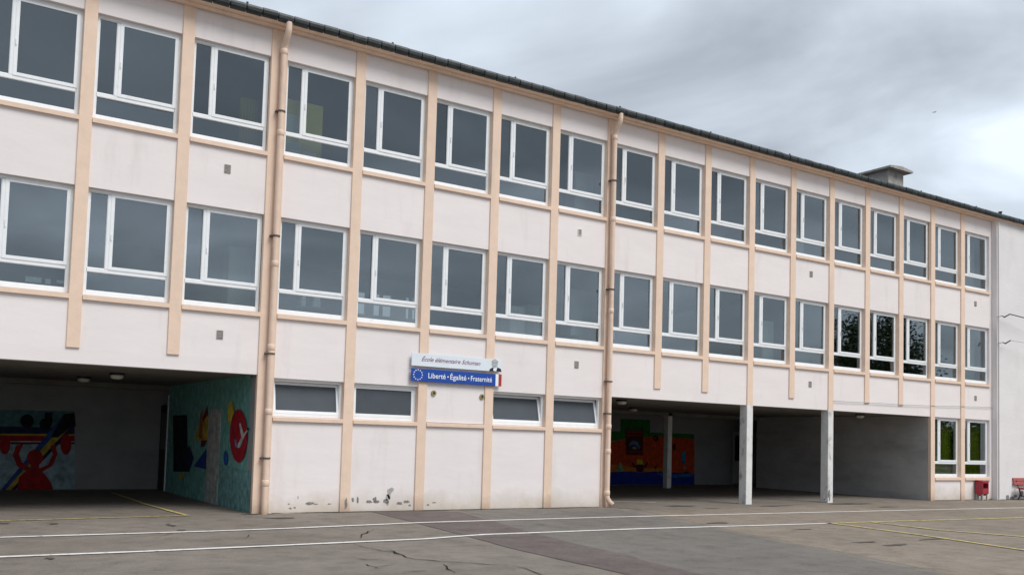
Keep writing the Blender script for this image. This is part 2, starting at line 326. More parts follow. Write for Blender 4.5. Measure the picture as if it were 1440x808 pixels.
# ------------------------------------------------------------------ the school building
PX = [0, 1.761, 3.533, 5.403, 7.161, 8.9, 10.635, 12.377, 14.097, 15.826, 17.582, 19.336, 21.093, 22.835, 24.574, 26.318, 28.066, 29.814]
PXL = [-5.265, -3.51, -1.755]                      # bays going on to the left of the picture
P = {k-3: x for k, x in enumerate(PXL + PX)}       # index -3 .. 17
PWD = {k: .23 for k in P}; PWD[2] = .345
X_L, X_R = P[-3], 30.0
Z1, Z2, Z3 = .68, 3.962, 7.26                      # underside of the ledges of the three storeys
WH = 2.095                                         # ledge underside to lintel
H2, H3 = Z2 + WH, 9.352
EAVE, SOF = 9.95, 2.79
YP, YW, YB = 0.0, .035, .26                        # pilaster face, panel face, inside of the wall
school = empty('school_building', (0,0,0))
tag(school, 'long two-storey pale pink school block with peach pilasters over open ground-floor passages', 'building')

def panel(x0, x1, z0, z1, name='panel', m='plaster', y0=YW):
    return MB().box(x0, x1, y0, YB, z0, z1).build(name, M[m], school)
for k in range(-3, 17):
    a, b = P[k] + PWD[k], P[k+1]
    a2 = P[k] + PWD[k]/2; b2 = P[k+1] + PWD[k+1]/2 if k < 16 else X_R
    if k == -3: a2 = P[k]
    panel(a2, b2, H3, EAVE)                        # under the eaves
    panel(a2, b2, H2, Z3)                          # between the two window rows
    gf = 2 <= k <= 6
    if not gf and k < 15: panel(a2, b2, 3.07, Z2)
    else: panel(a2, b2, SOF if k >= 15 else 2.744, Z2)
    if gf:
        lo = a2 if k > 2 else P[2] + .1
        hi = b2 if k < 6 else P[7] + .2
        panel(lo, hi, -.02, 1.875)
        if k == 4: panel(a2, b2, 1.965, 2.744)
    if k >= 15: panel(a2, b2, -.02, Z1)
MB().box(P[-3], P[2] + .001, YW, YB, SOF, 3.07).build('passage_lintel', M['plaster'], school)
MB().box(P[7] + .231, P[15] + .001, YW, YB, SOF, 3.07).build('passage_lintel', M['plaster'], school)
# faint cornice beams of the passage, ceiling
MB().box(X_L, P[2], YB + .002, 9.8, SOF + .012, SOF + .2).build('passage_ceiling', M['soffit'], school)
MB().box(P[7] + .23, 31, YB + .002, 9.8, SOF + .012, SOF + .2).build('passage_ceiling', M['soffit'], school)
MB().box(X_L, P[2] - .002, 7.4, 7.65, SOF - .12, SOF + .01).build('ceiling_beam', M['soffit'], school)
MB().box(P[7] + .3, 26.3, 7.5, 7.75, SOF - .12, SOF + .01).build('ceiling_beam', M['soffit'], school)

for k in P:
    x0, x1 = P[k], P[k] + PWD[k]
    if k == 17: continue
    if k in (0, 1, -1, -2, -3, 8, 9, 11, 13, 14): zb = 3.07
    elif k in (10, 12): zb = SOF
    else: zb = -.02
    MB().box(x0, x1, YP, .11 if k in (2, 15) else .20, zb, EAVE).build('pilaster', M['peach'], school, bevel=.008)
MB().box(X_R - .14, X_R - .002, YW - .002, .2, -.02, EAVE).build('corner_strip', M['plaster'], school)
# masonry behind each pilaster so that no light leaks into the rooms
for k in P:
    zb = 2.83 if (k < 2 or 7 < k < 15) else -.02
    MB().box(P[k] + .006, P[k] + PWD[k] - .004, .2, YB + .05, zb, EAVE).build('pier', M['interior'], school)

# windows ---------------------------------------------------------------
YF, YG = .115, .150                                # face of the frame, plane of the glass
def ring(mb, x0, x1, z0, z1, w, y0, y1, wb=None):
    wb = wb or w
    mb.box(x0, x0+w, y0, y1, z0, z1); mb.box(x1-w, x1, y0, y1, z0, z1)
    mb.box(x0+w, x1-w, y0, y1, z0, z0+wb); mb.box(x0+w, x1-w, y0, y1, z1-w, z1)
def pane(x0, x1, z0, z1, par, m='glass', y=YG):
    return MB().box(x0, x1, y, y+.008, z0, z1).build('pane', M[m], par)
def big_window(k, zs, head):
    x0, x1 = P[k] + PWD[k], (P[k+1] if k < 16 else X_R - .14)
    base = zs + .105
    xm = x0 + .365; mw = .065                      # mullion between the fixed light and the casement
    zt = zs + .545                                 # top of the low light
    w = MB()
    ring(w, x0, x1, base, head, .055, YF + .012, .21, .085)
    w.box(x0+.06, x1-.06, YF + .014, .205, zt, zt + .075)                   # transom
    w.box(xm, xm+mw, YF + .010, .205, zt+.075, head-.06)                    # mullion
    ring(w, xm+mw-.008, x1-.044, zt+.066, head-.043, .064, YF + .002, YF + .06)   # casement sash, proud of the frame
    w.box(xm+mw+.012, xm+mw+.03, YF-.02, YF+.003, zt+.62, zt+.74)          # handle plate
    # glazing beads
    ring(w, x0+.056, xm+.004, zt+.071, head-.056, .014, YF + .024, YF + .034)
    ring(w, x0+.056, x1-.056, base+.086, zt+.004, .014, YF + .024, YF + .034)
    fr = w.build('window', M['pvc'], school, bevel=.004)
    dy = random.uniform(-.004, .004)
    def gp(a, b, c, d, y):
        t1, t2 = random.uniform(-.007, .007), random.uniform(-.010, .010)
        vs = [(a,y,c),(b,y+t1,c),(b,y+t1+t2,d),(a,y+t2,d)]; vs += [(p[0], p[1]+.008, p[2]) for p in vs]
        MB().add(vs, [(0,1,2,3),(7,6,5,4),(0,4,5,1),(1,5,6,2),(2,6,7,3),(3,7,4,0)]).build('pane', M['glass'], fr)
    gp(x0+.058, xm+.002, zt+.073, head-.058, YG+.006)
    gp(xm+mw+.054, x1-.106, zt+.128, head-.105, YF+.026)
    gp(x0+.058, x1-.058, base+.088, zt+.002, YG+.004)
    # ledge: thin sloping peach sill with a metal drip
    s = MB(); s.prism([(-.022, zs), (-.022, zs+.082), (.118, zs+.104), (.118, zs)], 0, x0 + .001, x1 - .001)
    s.build('sill', M['peach'], fr)
for k in range(-3, 17):
    big_window(k, Z3, H3 - .002); big_window(k, Z2, H2 - .002)
for k in (15, 16): big_window(k, Z1, SOF - .002)
for k in (2, 3, 4, 5, 6):
    x0, x1 = P[k] + PWD[k], P[k+1]
    s = MB(); s.prism([(-.022, 1.873), (-.022, 1.945), (.118, 1.966), (.118, 1.873)], 0, x0 + .001, x1 - .001)
    if k == 4: s.build('ledge', M['peach'], school); continue
    w = MB(); ring(w, x0, x1, 1.967, 2.742, .055, YF + .01, .21, .075)
    fr = w.build('window', M['pvc'], school, bevel=.004)
    s.build('sill', M['peach'], fr)
    tilt = math.radians({2: 10, 3: 1.5, 5: 12, 6: 12.5}[k])                    # hopper sash, tipped inwards at the top
    h = MB(); ring(h, x0+.04, x1-.04, 0, .665, .06, -.025, .03, .065)
    h.box((x0+x1)/2-.03, (x0+x1)/2+.03, -.045, -.024, .615, .65)
    sh = h.build('sash', M['pvc'], fr, bevel=.004); sh.location = (0, YF + .03, 2.03); sh.rotation_euler = (-tilt, 0, 0)
    gp_ = MB().box(x0+.098, x1-.098, -.004, .006, .062, .607).build('pane', M['frost'], fr); gp_.location = sh.location; gp_.rotation_euler = sh.rotation_euler
    MB().box(x0 + .03, x1 - .03, .30, .34, 1.9, 2.8).build('black_backing', M['black'], fr)  # black board closing the opening behind the tipped sash

# eaves: stepped soffit, slate-faced gutter, roof
c = MB(); c.prism([(.2, 9.952), (.2, 10.02), (-.285, 10.02), (-.285, 9.966), (-.13, 9.966), (-.13, 9.935), (-.10, 9.925), (YP-.002, 9.925), (YP-.002, 9.952)], 0, X_L, X_R + .15)
c.build('cornice', M['peach'], school)
rf = MB(); RIDGE_Y, RIDGE_Z, BACK = 4.9, 11.55, 10.1
rf.add([(X_L,-.30,10.10),(X_R+.15,-.30,10.10),(X_R+.15,RIDGE_Y,RIDGE_Z),(X_L,RIDGE_Y,RIDGE_Z),(X_R+.15,BACK,10.10),(X_L,BACK,10.10),
        (X_L,-.30,10.03),(X_R+.15,-.30,10.03),(X_R+.15,BACK,10.03),(X_L,BACK,10.03)],
       [(0,1,2,3),(3,2,4,5),(6,9,8,7),(0,6,7,1),(5,4,8,9),(0,3,5,9,6),(1,7,8,4,2)])
roof = rf.build('roof', M['rooftop'], school)
sg = MB(); prof = [(-.286, 9.972), (-.335, 9.985), (-.366, 10.03), (-.372, 10.085), (-.352, 10.135), (-.31, 10.15), (-.296, 10.10)]
sg.prism([(a_ + .33, b_ - 10.06) for a_, b_ in prof], 0, 0, .304)
seg0 = sg.build('eave_slate', M['slate'], roof); x = X_L; i = 0
while x < X_R + .15:
    ob = seg0 if i == 0 else seg0.copy()
    if i: COL.objects.link(ob)
    ob.parent = roof; ob.location = (x, -.33 + random.uniform(-.006, .006), 10.06 + random.uniform(-.007, .005)); ob.rotation_euler = (random.uniform(-.03, .03), random.uniform(-.008, .008), 0)
    x += .326; i += 1
for k_ in range(9):
    q = MB(); xx = 2.9 + k_ * 3.2; q.box(xx-.02, xx+.02, -.30, -.28, 10.1, 10.19); q.build('snow_hook', M['black'], roof)
# chimney
ch = MB(); ch.box(27.45, 28.35, 2.45, 3.9, 10.6, 11.92); chim = ch.build('chimney', M['concrete'], roof, bevel=.01)
cp = MB(); cp.prism([(27.22, 11.92), (28.58, 11.92), (28.58, 11.99), (27.9, 12.06), (27.22, 11.99)], 1, 2.2, 4.15)
cp.build('chimney_cap', M['concrete'], roof)
# downpipes
def downpipe(xc, shoe, zjoints, zbr):
    t = MB(); y = -.095
    path = [(xc+.01, -.30, 10.0), (xc+.01, -.30, 9.87), (xc+.01, -.285, 9.80), (xc+.005, -.22, 9.70), (xc, -.14, 9.60), (xc, -.10, 9.52), (xc, y, 9.42)]
    if shoe: path += [(xc, y, .32), (xc+.01, y-.01, .22), (xc+.05, y-.06, .13), (xc+.10, y-.12, .07)]
    else: path += [(xc, y, -.01)]
    t.tube(path, .065, 16)
    dp = t.build('downpipe', M['pipe'], school, smooth=True)
    m_ = dp.modifiers.new('edge', 'EDGE_SPLIT')
    for z in zjoints: MB().tube([(xc, y, z-.06), (xc, y, z-.05), (xc, y, z+.05), (xc, y, z+.06)], [.067, .075, .075, .067], 16).build('collar', M['pipe'], dp, smooth=True)
    for z in zbr:
        b = MB(); b.tube([(xc, y, z-.015), (xc, y, z+.015)], .080, 16); b.box(xc-.11, xc-.05, y-.02, .0, z-.015, z+.015); b.build('bracket', M['darkmetal'], dp)
downpipe(3.755, False, (9.45, 7.75, 5.05, 3.35, 2.05, .62), (3.22, 1.12, 5.62, 8.2))
downpipe(12.505, True, (9.42, 7.3, 4.95, 2.02, 1.4, .36), (3.16, 5.5, 8.3, 2.35))
# ventilation grilles
for xc in (2.75, 11.55, 20.28, 28.98):
    for zc_ in (6.85, 3.53):
        v = MB(); ring(v, xc-.062, xc+.062, zc_-.085, zc_+.085, .012, YW-.014, YW+.004); v.box(xc-.05, xc+.05, YW-.004, YW+.003, zc_-.073, zc_+.073)
        vg = v.build('vent_grille', M['plaster'] if (xc, zc_) == (11.55, 6.85) else M['vent'], school)
        for j in range(5):
            z = zc_ - .06 + j*.028; MB().prism([(YW-.012, z), (YW-.004, z+.018), (YW-.004, z+.022), (YW-.012, z+.004)], 0, xc-.05, xc+.05).build('slat', M['vent'], vg)
for xc in (7.56, 8.83):
    z = 2.62 if xc < 8 else 2.60
    w = MB(); w.tube([(xc, YW+.002, z), (xc, YW-.03, z)], .062, 18); ws = w.build('flag_socket', M['socket'], school)
    MB().tube([(xc, YW-.028, z), (xc, YW-.034, z)], .026, 12).build('socket_hole', M['black'], ws)
# columns of the right passage, inner columns
def column(x0, x1, y0, y1, zt):
    MB().box(x0, x1, y0, y1, -.02, zt).build('column', M['colpaint'], school, bevel=.015)
column(P[10]-.005, P[10]+.235, -.002, .275, SOF + .005); column(P[12]-.005, P[12]+.235, -.002, .275, SOF + .005)
column(21.47, 21.68, 7.5, 7.74, SOF); column(14.1, 14.31, 7.5, 7.74, SOF); 
# walls round the passages
XT = P[2]                                          # face of the teal wall
MB().box(XT + .002, XT + .25, .42, 7.4, -.02, 2.99).build('passage_wall', M['teal'], school)
MB().box(XT + .003, XT + .25, .112, .418, -.02, 2.743).build('passage_jamb', M['backwall'], school)
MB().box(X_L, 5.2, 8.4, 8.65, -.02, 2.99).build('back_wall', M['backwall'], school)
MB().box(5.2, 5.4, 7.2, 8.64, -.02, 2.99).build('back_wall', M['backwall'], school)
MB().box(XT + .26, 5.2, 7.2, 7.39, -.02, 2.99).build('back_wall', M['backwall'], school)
MB().box(X_L - .25, X_L, YW, 10.0, -.02, EAVE + .06).build('end_wall', M['plaster'], school)
MB().box(XT - .02, XT + .05, 7.41, 7.47, -.01, 2.55).build('door_post', M['pvc'], school)
dd = MB(); dd.box(XT + .02, XT + .06, 7.48, 8.38, -.01, 2.3); ddo = dd.build('door', M['black'], school)
MB().box(XT + .012, XT + .019, 7.6, 8.2, 1.1, 2.1).build('pane', M['frost'], ddo)
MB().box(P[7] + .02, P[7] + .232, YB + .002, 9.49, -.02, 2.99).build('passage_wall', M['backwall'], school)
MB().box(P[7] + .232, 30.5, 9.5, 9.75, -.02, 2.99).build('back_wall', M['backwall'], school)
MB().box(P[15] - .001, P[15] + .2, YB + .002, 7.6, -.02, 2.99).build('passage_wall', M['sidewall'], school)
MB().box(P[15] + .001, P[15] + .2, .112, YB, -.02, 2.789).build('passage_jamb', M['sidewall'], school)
MB().box(30.0, 30.3, .2, 10.0, -.02, EAVE + .05).build('end_wall', M['plaster'], school)
# back door of the right passage
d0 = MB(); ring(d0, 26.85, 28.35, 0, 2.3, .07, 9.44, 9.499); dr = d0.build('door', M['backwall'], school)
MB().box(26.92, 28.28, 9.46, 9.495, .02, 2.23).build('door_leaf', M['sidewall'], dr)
MB().box(27.05, 28.15, 9.452, 9.458, 1.0, 2.05).build('pane', M['black'], dr)
MB().box(X_L, 31, 9.76, 9.8, -.02, 2.99).build('rear_screen', M['interior'], school)

# rooms behind the windows
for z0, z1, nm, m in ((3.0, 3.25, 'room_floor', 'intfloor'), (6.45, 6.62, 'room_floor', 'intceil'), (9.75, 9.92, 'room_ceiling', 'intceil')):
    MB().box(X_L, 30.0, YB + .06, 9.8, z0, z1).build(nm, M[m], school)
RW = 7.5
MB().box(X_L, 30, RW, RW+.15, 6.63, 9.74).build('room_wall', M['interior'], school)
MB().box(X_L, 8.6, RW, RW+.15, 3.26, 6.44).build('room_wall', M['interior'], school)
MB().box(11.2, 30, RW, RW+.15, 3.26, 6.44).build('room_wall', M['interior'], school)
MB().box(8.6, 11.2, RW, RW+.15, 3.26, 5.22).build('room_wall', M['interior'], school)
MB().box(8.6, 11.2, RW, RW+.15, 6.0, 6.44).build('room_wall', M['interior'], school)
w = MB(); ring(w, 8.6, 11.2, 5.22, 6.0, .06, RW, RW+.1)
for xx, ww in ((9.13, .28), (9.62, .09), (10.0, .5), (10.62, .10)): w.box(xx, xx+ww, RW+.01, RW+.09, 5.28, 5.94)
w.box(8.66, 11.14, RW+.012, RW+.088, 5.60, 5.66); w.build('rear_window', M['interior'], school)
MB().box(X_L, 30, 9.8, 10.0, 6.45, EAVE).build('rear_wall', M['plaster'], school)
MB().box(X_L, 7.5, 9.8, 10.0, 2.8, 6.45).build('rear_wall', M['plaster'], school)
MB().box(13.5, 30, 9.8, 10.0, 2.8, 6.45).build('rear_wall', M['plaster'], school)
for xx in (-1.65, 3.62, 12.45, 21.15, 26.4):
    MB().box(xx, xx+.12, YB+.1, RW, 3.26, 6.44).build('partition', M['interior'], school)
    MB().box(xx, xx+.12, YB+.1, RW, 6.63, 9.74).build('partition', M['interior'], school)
for x_ in (26.56, 28.31):
    vs_ = []
    for i_ in range(61): vs_ += [(x_ + i_/60*1.5, .36 + .025*math.sin(i_*1.1), .6), (x_ + i_/60*1.5, .36 + .025*math.sin(i_*1.1), 2.76)]
    MB().add(vs_, [(2*i_, 2*i_+2, 2*i_+3, 2*i_+1) for i_ in range(60)]).build('curtain', M['green'], school, smooth=True)
MB().box(26.53, 29.99, YB+.1, 7.5, -.02, .0).build('room_floor', M['intfloor'], school)

# murals -----------------------------------------------------------------
def ell(cx, cy, rx, ry, n=22, a0=0, a1=2*math.pi): return [(cx+rx*math.cos(a0+(a1-a0)*k/n), cy+ry*math.sin(a0+(a1-a0)*k/n)) for k in range(n)]
def mural(ax, v, sgn, off, sc, shapes):
    """flat colour shapes on a wall, traced in zoomed-photo pixels; each coat lies 2 mm over the last"""
    mb = MB(); mats = []
    for i, (c_, poly) in enumerate(shapes):
        m = pmat(c_)
        if m not in mats: mats.append(m)
        mb.mi = mats.index(m); pl = v + sgn * (.003 + .002 * i)
        mb.add([un(off[0]+a/sc, off[1]+b/sc, ax, pl) for a, b in poly], [tuple(range(len(poly)))])
    return mb.build('mural', mats, school, fix=False)
SKYB, NAVY, RED, YEL, WHT, BLK, BLU = (.36,.50,.56), (.02,.03,.09), (.42,.02,.025), (.55,.40,.06), (.60,.62,.60), (.012,.012,.015), (.04,.10,.34)
mural(1, 8.4, -1, (0,500), 3.67, [
    (SKYB, [(-420,270),(385,285),(385,688),(-420,690)]), ((.10,.22,.24), [(-420,270),(385,285),(385,372),(-420,360)]),
    (NAVY, [(-420,350),(100,365),(385,372),(385,404),(-420,400)]), (YEL, [(-420,398),(385,402),(385,413),(-420,412)]),
    (RED, [(-420,411),(385,412),(385,446),(-420,446)]), (WHT, [(-420,438),(385,440),(385,445),(-420,444)]), ((.10,.01,.02), [(-420,445),(385,445),(385,455),(-420,455)]),
    (BLU, [(5,690),(30,690),(352,325),(330,300)]), (YEL, [(30,690),(58,690),(388,345),(352,325)]), (NAVY, [(58,690),(80,690),(392,360),(388,340)]), (BLK, [(330,300),(385,295),(390,345),(300,420),(262,420)]),
    (BLK, ell(140,336,35,35)), (BLK, ell(235,350,32,28)), (BLK, [(232,345),(232,292),(270,290),(272,345)]),
    (RED, ell(25,458,28,50)), (RED, ell(340,456,28,54)),
    (RED, [(88,690),(98,625),(150,578),(195,578),(240,620),(262,655),(275,690)]), (RED, ell(180,525,42,42)),
    (RED, [(150,600),(90,570),(66,512),(84,462),(122,452),(97,505),(112,548),(165,582)]), (RED, [(205,604),(270,566),(297,508),(286,460),(258,462),(273,508),(248,560),(185,588)]),
    (RED, [(160,560),(200,560),(205,590),(155,590)])])
mural(0, XT + .002, -1, (200,510), 3.672, [
    ((.20,.40,.40), [(395,520),(560,560),(550,770),(396,735)]),
    ((.012,.02,.03), [(160,270),(232,268),(236,560),(160,560)]), ((.16,.02,.03), [(305,300),(336,215),(343,300),(338,395),(322,430),(302,435)]),
    (YEL, [(268,398),(300,300),(318,300),(320,398)]), (YEL, [(318,398),(322,290),(346,262),(343,398)]), ((.35,.12,.03), [(290,380),(300,260),(312,240),(312,398)]),
    (NAVY, [(240,422),(266,490),(240,566),(213,500)]), ((.02,.05,.26), [(333,440),(329,548),(265,532)]), (YEL, [(180,575),(216,572),(216,596),(182,592)]),
    ((.62,.50,.06), ell(457,258,17,62)), ((.03,.12,.45), ell(430,490,11,38)), ((.42,.015,.03), ell(497,376,45,137, 34)),
    ((.30,.20,.42), [(473,395),(483,390),(500,440),(480,432)]), (WHT, [(500,312),(507,310),(525,366),(547,336),(549,343),(528,378),(506,432),(494,440),(488,432),(512,384)]), (BLK, [(540,338),(552,334),(552,345),(540,347)])])
# pale door in the teal wall
p0, p1 = un(289,706,0,XT), un(311,711,0,XT)
MB().box(XT - .012, XT + .02, 2.45, 3.45, -.01, 2.13).build('door', pmat((.46,.48,.46)), school)
GRN, ORG, DBL = (.025,.20,.03), (.62,.075,.012), (.012,.035,.32)
mural(1, 9.5, -1, (850,570), 5.77, [
    (GRN, [(-180,215),(130,205),(130,105),(370,115),(370,215),(730,230),(730,275),(560,258),(420,248),(180,268),(-180,320)]),
    (ORG, [(-180,320),(20,302),(180,268),(420,244),(560,256),(730,268),(730,548),(-180,535)]),
    ((.60,.20,.02), [(-180,470),(120,480),(300,510),(480,500),(480,545),(-180,535)]),
    (DBL, [(-180,535),(60,538),(200,532),(300,540),(400,533),(730,548),(730,640),(-180,640)]),
    ((.03,.16,.42), [(420,545),(500,548),(560,560),(640,550),(725,552),(700,575),(560,582),(470,575)]),
    ((.10,.015,.02), [(172,180),(316,184),(312,402),(174,396)]), (GRN, [(178,186),(312,190),(312,200),(178,196)]), ((.40,.05,.02), [(182,205),(306,208),(306,222),(182,219)]), ((.35,.05,.02), [(182,232),(306,235),(306,250),(182,247)]),
    ((.10,.26,.46), [(205,300),(235,280),(268,290),(292,340),(276,352),(252,318),(225,312),(195,335)]), ((.28,.32,.30), [(225,335),(250,330),(262,352),(232,352)]), ((.3,.04,.02), [(182,365),(306,370),(306,382),(182,377)]),
    ((.06,.01,.04), [(262,535),(256,500),(236,498),(218,462),(228,458),(246,484),(262,486),(275,476),(305,476),(318,488),(334,480),(342,450),(352,456),(344,496),(318,504),(312,538)]),
    ((.60,.46,.03), [(264,436),(310,436),(316,476),(262,476)]), ((.22,.45,.25), [(106,534),(118,480),(130,458),(146,490),(150,534)]),
    (BLK, ell(418,265,20,24)), ((.35,.10,.03), ell(416,262,8,10)), (BLK, [(408,488),(424,488),(420,512),(410,512)]),
    ((.04,.25,.55), [(620,400),(636,374),(662,372),(658,420),(656,472),(634,474),(632,430)]), ((.45,.25,.18), ell(648,505,14,16)), (BLK, [(640,538),(690,530),(680,545),(645,547)]), (BLK, ell(568,335,12,28))])

# damaged paint along the foot of the wall
def chips(px, py, rx, ry, rough=.35, m='chip', y=YW, name='paint_chip'):
    c = un(px, py, 1, y); s = random.uniform(0, 99); n = 14; vs = []
    for k in range(n):
        a = 2*math.pi*k/n; q = 1 + rough*2*noise.noise(Vector((math.cos(a)*1.6+s, math.sin(a)*1.6, s)))
        vs.append((c.x + rx*q*math.cos(a), y - .002, max(.005, c.z + ry*q*math.sin(a))))
    MB().add(vs, [tuple(range(n))]).build(name, M[m], school, fix=False)
for a in ((435,707,.09,.03),(444,708,.05,.012),(463,708,.04,.015),(408,714,.03,.02),(414,713,.025,.018),(406,708,.03,.012),(419,699,.008,.03),(486,709,.03,.12),(496,702,.03,.05),(503,701,.025,.05),(503,705,.02,.03),(519,705,.07,.03),(527,702,.045,.06),(530,705,.06,.03),(547,693,.055,.10),(545,699,.05,.07),(543,704,.06,.05),(545,708,.03,.04),(551,688,.045,.05),(562,707,.07,.035),(571,705,.07,.04),(576,710,.03,.02),(610,706,.05,.012),(602,709,.03,.02),(1394,702,.2,.05)):
    chips(*a, y=YP if a[0] == 486 else YW, m='repair' if a[0] in (547, 545, 551) else 'chip')
for a in ((1159,698,.05,.09),(1166,695,.05,.16),(1162,702,.09,.05)): chips(*a, y=-.006)

# ------------------------------------------------------------------ plain wing at the right end
wing = empty('wing_building', (36, 0, 0)); tag(wing, 'plain grey-white rendered wing joining the right end of the pilastered block', 'building')
def wp(mb, name, m, **k):
    o = mb.build(name, m, wing, **k); o.location = (-36, 0, 0); return o
wp(MB().box(30.005, 44, -.16, .19, -.02, 10.02), 'wall', M['wingwall'])
wp(MB().box(30.31, 44, .2, 10, -.02, 10.02), 'wall', M['wingwall'])
c = MB(); c.prism([(-.162, 9.96), (-.162, 10.04), (-.285, 10.04), (-.285, 9.985)], 0, 30.16, 44.3); wp(c, 'cornice', M['peach'])
q = MB(); q.add([(30.16,-.30,10.09),(44.3,-.30,10.09),(44.3,4.9,11.5),(30.16,4.9,11.5),(44.3,10.2,10.09),(30.16,10.2,10.09),(30.16,-.30,10.03),(44.3,-.30,10.03),(44.3,10.2,10.03),(30.16,10.2,10.03)],
      [(0,1,2,3),(3,2,4,5),(6,9,8,7),(0,6,7,1),(5,4,8,9),(0,3,5,9,6),(1,7,8,4,2)])
wroof = wp(q, 'roof', M['rooftop'])
x = 30.16
while x < 44:
    ob = seg0.copy(); COL.objects.link(ob); ob.parent = wroof; ob.location = (x, -.33 + random.uniform(-.006, .006), 10.06 + random.uniform(-.007, .005)); x += .326
t = MB(); t.tube([(30.08, -.185, 0), (30.08, -.185, 9.9)], .022, 10); wp(t, 'conduit', M['wingwall'])
for a in ((1417,699,.10,.10),(1423,700,.16,.08),(1428,697,.12,.05),(1436,693,.12,.12)):
    c_ = un(a[0], a[1], 1, -.165); s = random.uniform(0, 9)
    vs = [(c_.x + a[2]*(1+.5*noise.noise(Vector((k, s, 0))))*math.cos(2*math.pi*k/14), -.163, c_.z + a[3]*(1+.7*noise.noise(Vector((k*.9, s, 3))))*math.sin(2*math.pi*k/14)) for k in range(14)]
    wp(MB().add(vs, [tuple(range(14))]), 'paint_chip', M['chip'], fix=False)

# slate-roofed building seen over the eave at the far right
fb = empty('far_building', (60, 24, 0)); tag(fb, 'building with dark slate roof showing over the eave of the wing', 'building')
a = un(1404, 299.5, 1, 20); b = un(1440, 302, 1, 16)
q = MB(); zt = a.z
q.box(a.x + 1.0, a.x + 30, 14, 34, 0, zt - 3.2); o = q.build('wall', M['wingwall'], fb); o.location = (-60, -24, 0)
q = MB(); q.add([(a.x+.2,13,zt-3.2),(a.x+31,13,zt-3.2),(a.x+31,35,zt-3.2),(a.x+.2,35,zt-3.2),(a.x-.1,20,zt),(a.x+31,20,zt),(a.x+31,28,zt),(a.x-.1,28,zt)],
    [(3,2,1,0),(0,1,5,4),(1,2,6,5),(2,3,7,6),(3,0,4,7),(4,5,6,7)]); o = q.build('roof', M['rooftop'], fb); o.location = (-60, -24, 0)
pv = un(1416, 296, 1, 19); q = MB(); q.tube([(pv.x, 19.5, zt-.4), (pv.x, 19.5, pv.z-.1), (pv.x, 19.5, pv.z)], [.1, .1, .16], 10); o = q.build('vent_pipe', M['black'], fb); o.location = (-60, -24, 0)

# ------------------------------------------------------------------ signs
def text_mesh(body, size, m, par, loc, shear=0, bold=0, width=None, z=.003, name='lettering'):
    cu = bpy.data.curves.new('t', 'FONT'); cu.body = body; cu.size = size; cu.shear = shear; cu.offset = bold; cu.resolution_u = 3
    ob = bpy.data.objects.new('t', cu); COL.objects.link(ob); bpy.context.view_layer.update()
    me = bpy.data.meshes.new_from_object(ob.evaluated_get(bpy.context.evaluated_depsgraph_get())); bpy.data.objects.remove(ob)
    xs = [v.co.x for v in me.vertices]; s = (width / (max(xs) - min(xs))) if width else 1; x0 = min(xs)
    for v in me.vertices: v.co = Vector(((v.co.x - x0) * s, -z, v.co.y))
    me.materials.clear(); me.materials.append(m); me.name = name
    o = bpy.data.objects.new(name, me); COL.objects.link(o); o.parent = par; o.location = loc; return o
SX = 6.945; SW = 2.36; SY = -.055
s1 = empty('name_sign', (SX, SY, 3.20)); tag(s1, 'white school name board with cursive lettering and a portrait at its end', 'sign')
MB().box(0, SW, 0, .018, 0, .285).build('board', M['signwhite'], s1, bevel=.003)
for xx in (.35, 1.95): MB().box(xx, xx+.04, .0185, .056, .03, .25).build('bracket', M['greymetal'], s1)
text_mesh('\u00c9cole \u00e9l\u00e9mentaire Schuman', .135, M['inkpurple'], s1, (.24, 0, .115), .42, .0012, 1.53)
pm = MB(); X0 = 2.03
pm.mi = 0; pm.add([(X0-.02,-.003,.004),(X0+.32,-.003,.004),(X0+.30,-.003,.07),(X0+.20,-.003,.105),(X0+.09,-.003,.10),(X0,-.003,.05)], [(0,1,2,3,4,5)])     # jacket
pm.mi = 1; pm.add([(X0+.09,-.005,.02),(X0+.17,-.005,.004),(X0+.20,-.005,.10),(X0+.10,-.005,.10)], [(0,1,2,3)])                                              # shirt
pm.mi = 2; pm.add([(X0+.13+.082*math.cos(t_), -.007, .185+.105*math.sin(t_)) for t_ in [2*math.pi*k/18 for k in range(18)]], [tuple(range(18))])             # face
pm.mi = 3
for ex in (.095, .155): pm.add([(X0+ex-.022,-.009,.195),(X0+ex+.022,-.009,.195),(X0+ex+.022,-.009,.212),(X0+ex-.022,-.009,.212)], [(0,1,2,3)])
pm.add([(X0+.10,-.009,.128),(X0+.16,-.009,.128),(X0+.16,-.009,.138),(X0+.10,-.009,.138)], [(0,1,2,3)])
pm.add([(X0+.045,-.009,.21),(X0+.06,-.009,.21),(X0+.075,-.009,.262),(X0+.058,-.009,.25)], [(0,1,2,3)]); pm.add([(X0+.20,-.009,.205),(X0+.214,-.009,.20),(X0+.206,-.009,.24),(X0+.19,-.009,.26)], [(0,1,2,3)])
pm.build('portrait', [M['inkdark'], M['inkwhite'], M['inkgrey'], M['inkmid']], s1, fix=False)
s2 = empty('motto_sign', (SX, SY, 2.862)); tag(s2, 'blue motto board with ring of stars and white lettering, tricolour at its end', 'sign')
mb = MB(); mb.box(0, 2.195, 0, .018, 0, .282); mb.build('board', M['signblue'], s2, bevel=.003)
MB().box(2.196, 2.275, 0, .018, 0, .282).build('white_band', M['inkwhite'], s2); MB().box(2.276, SW, 0, .018, 0, .282).build('red_band', M['signred'], s2)
for xx in (.35, 1.95): MB().box(xx, xx+.04, .0185, .056, .03, .25).build('bracket', M['greymetal'], s2)
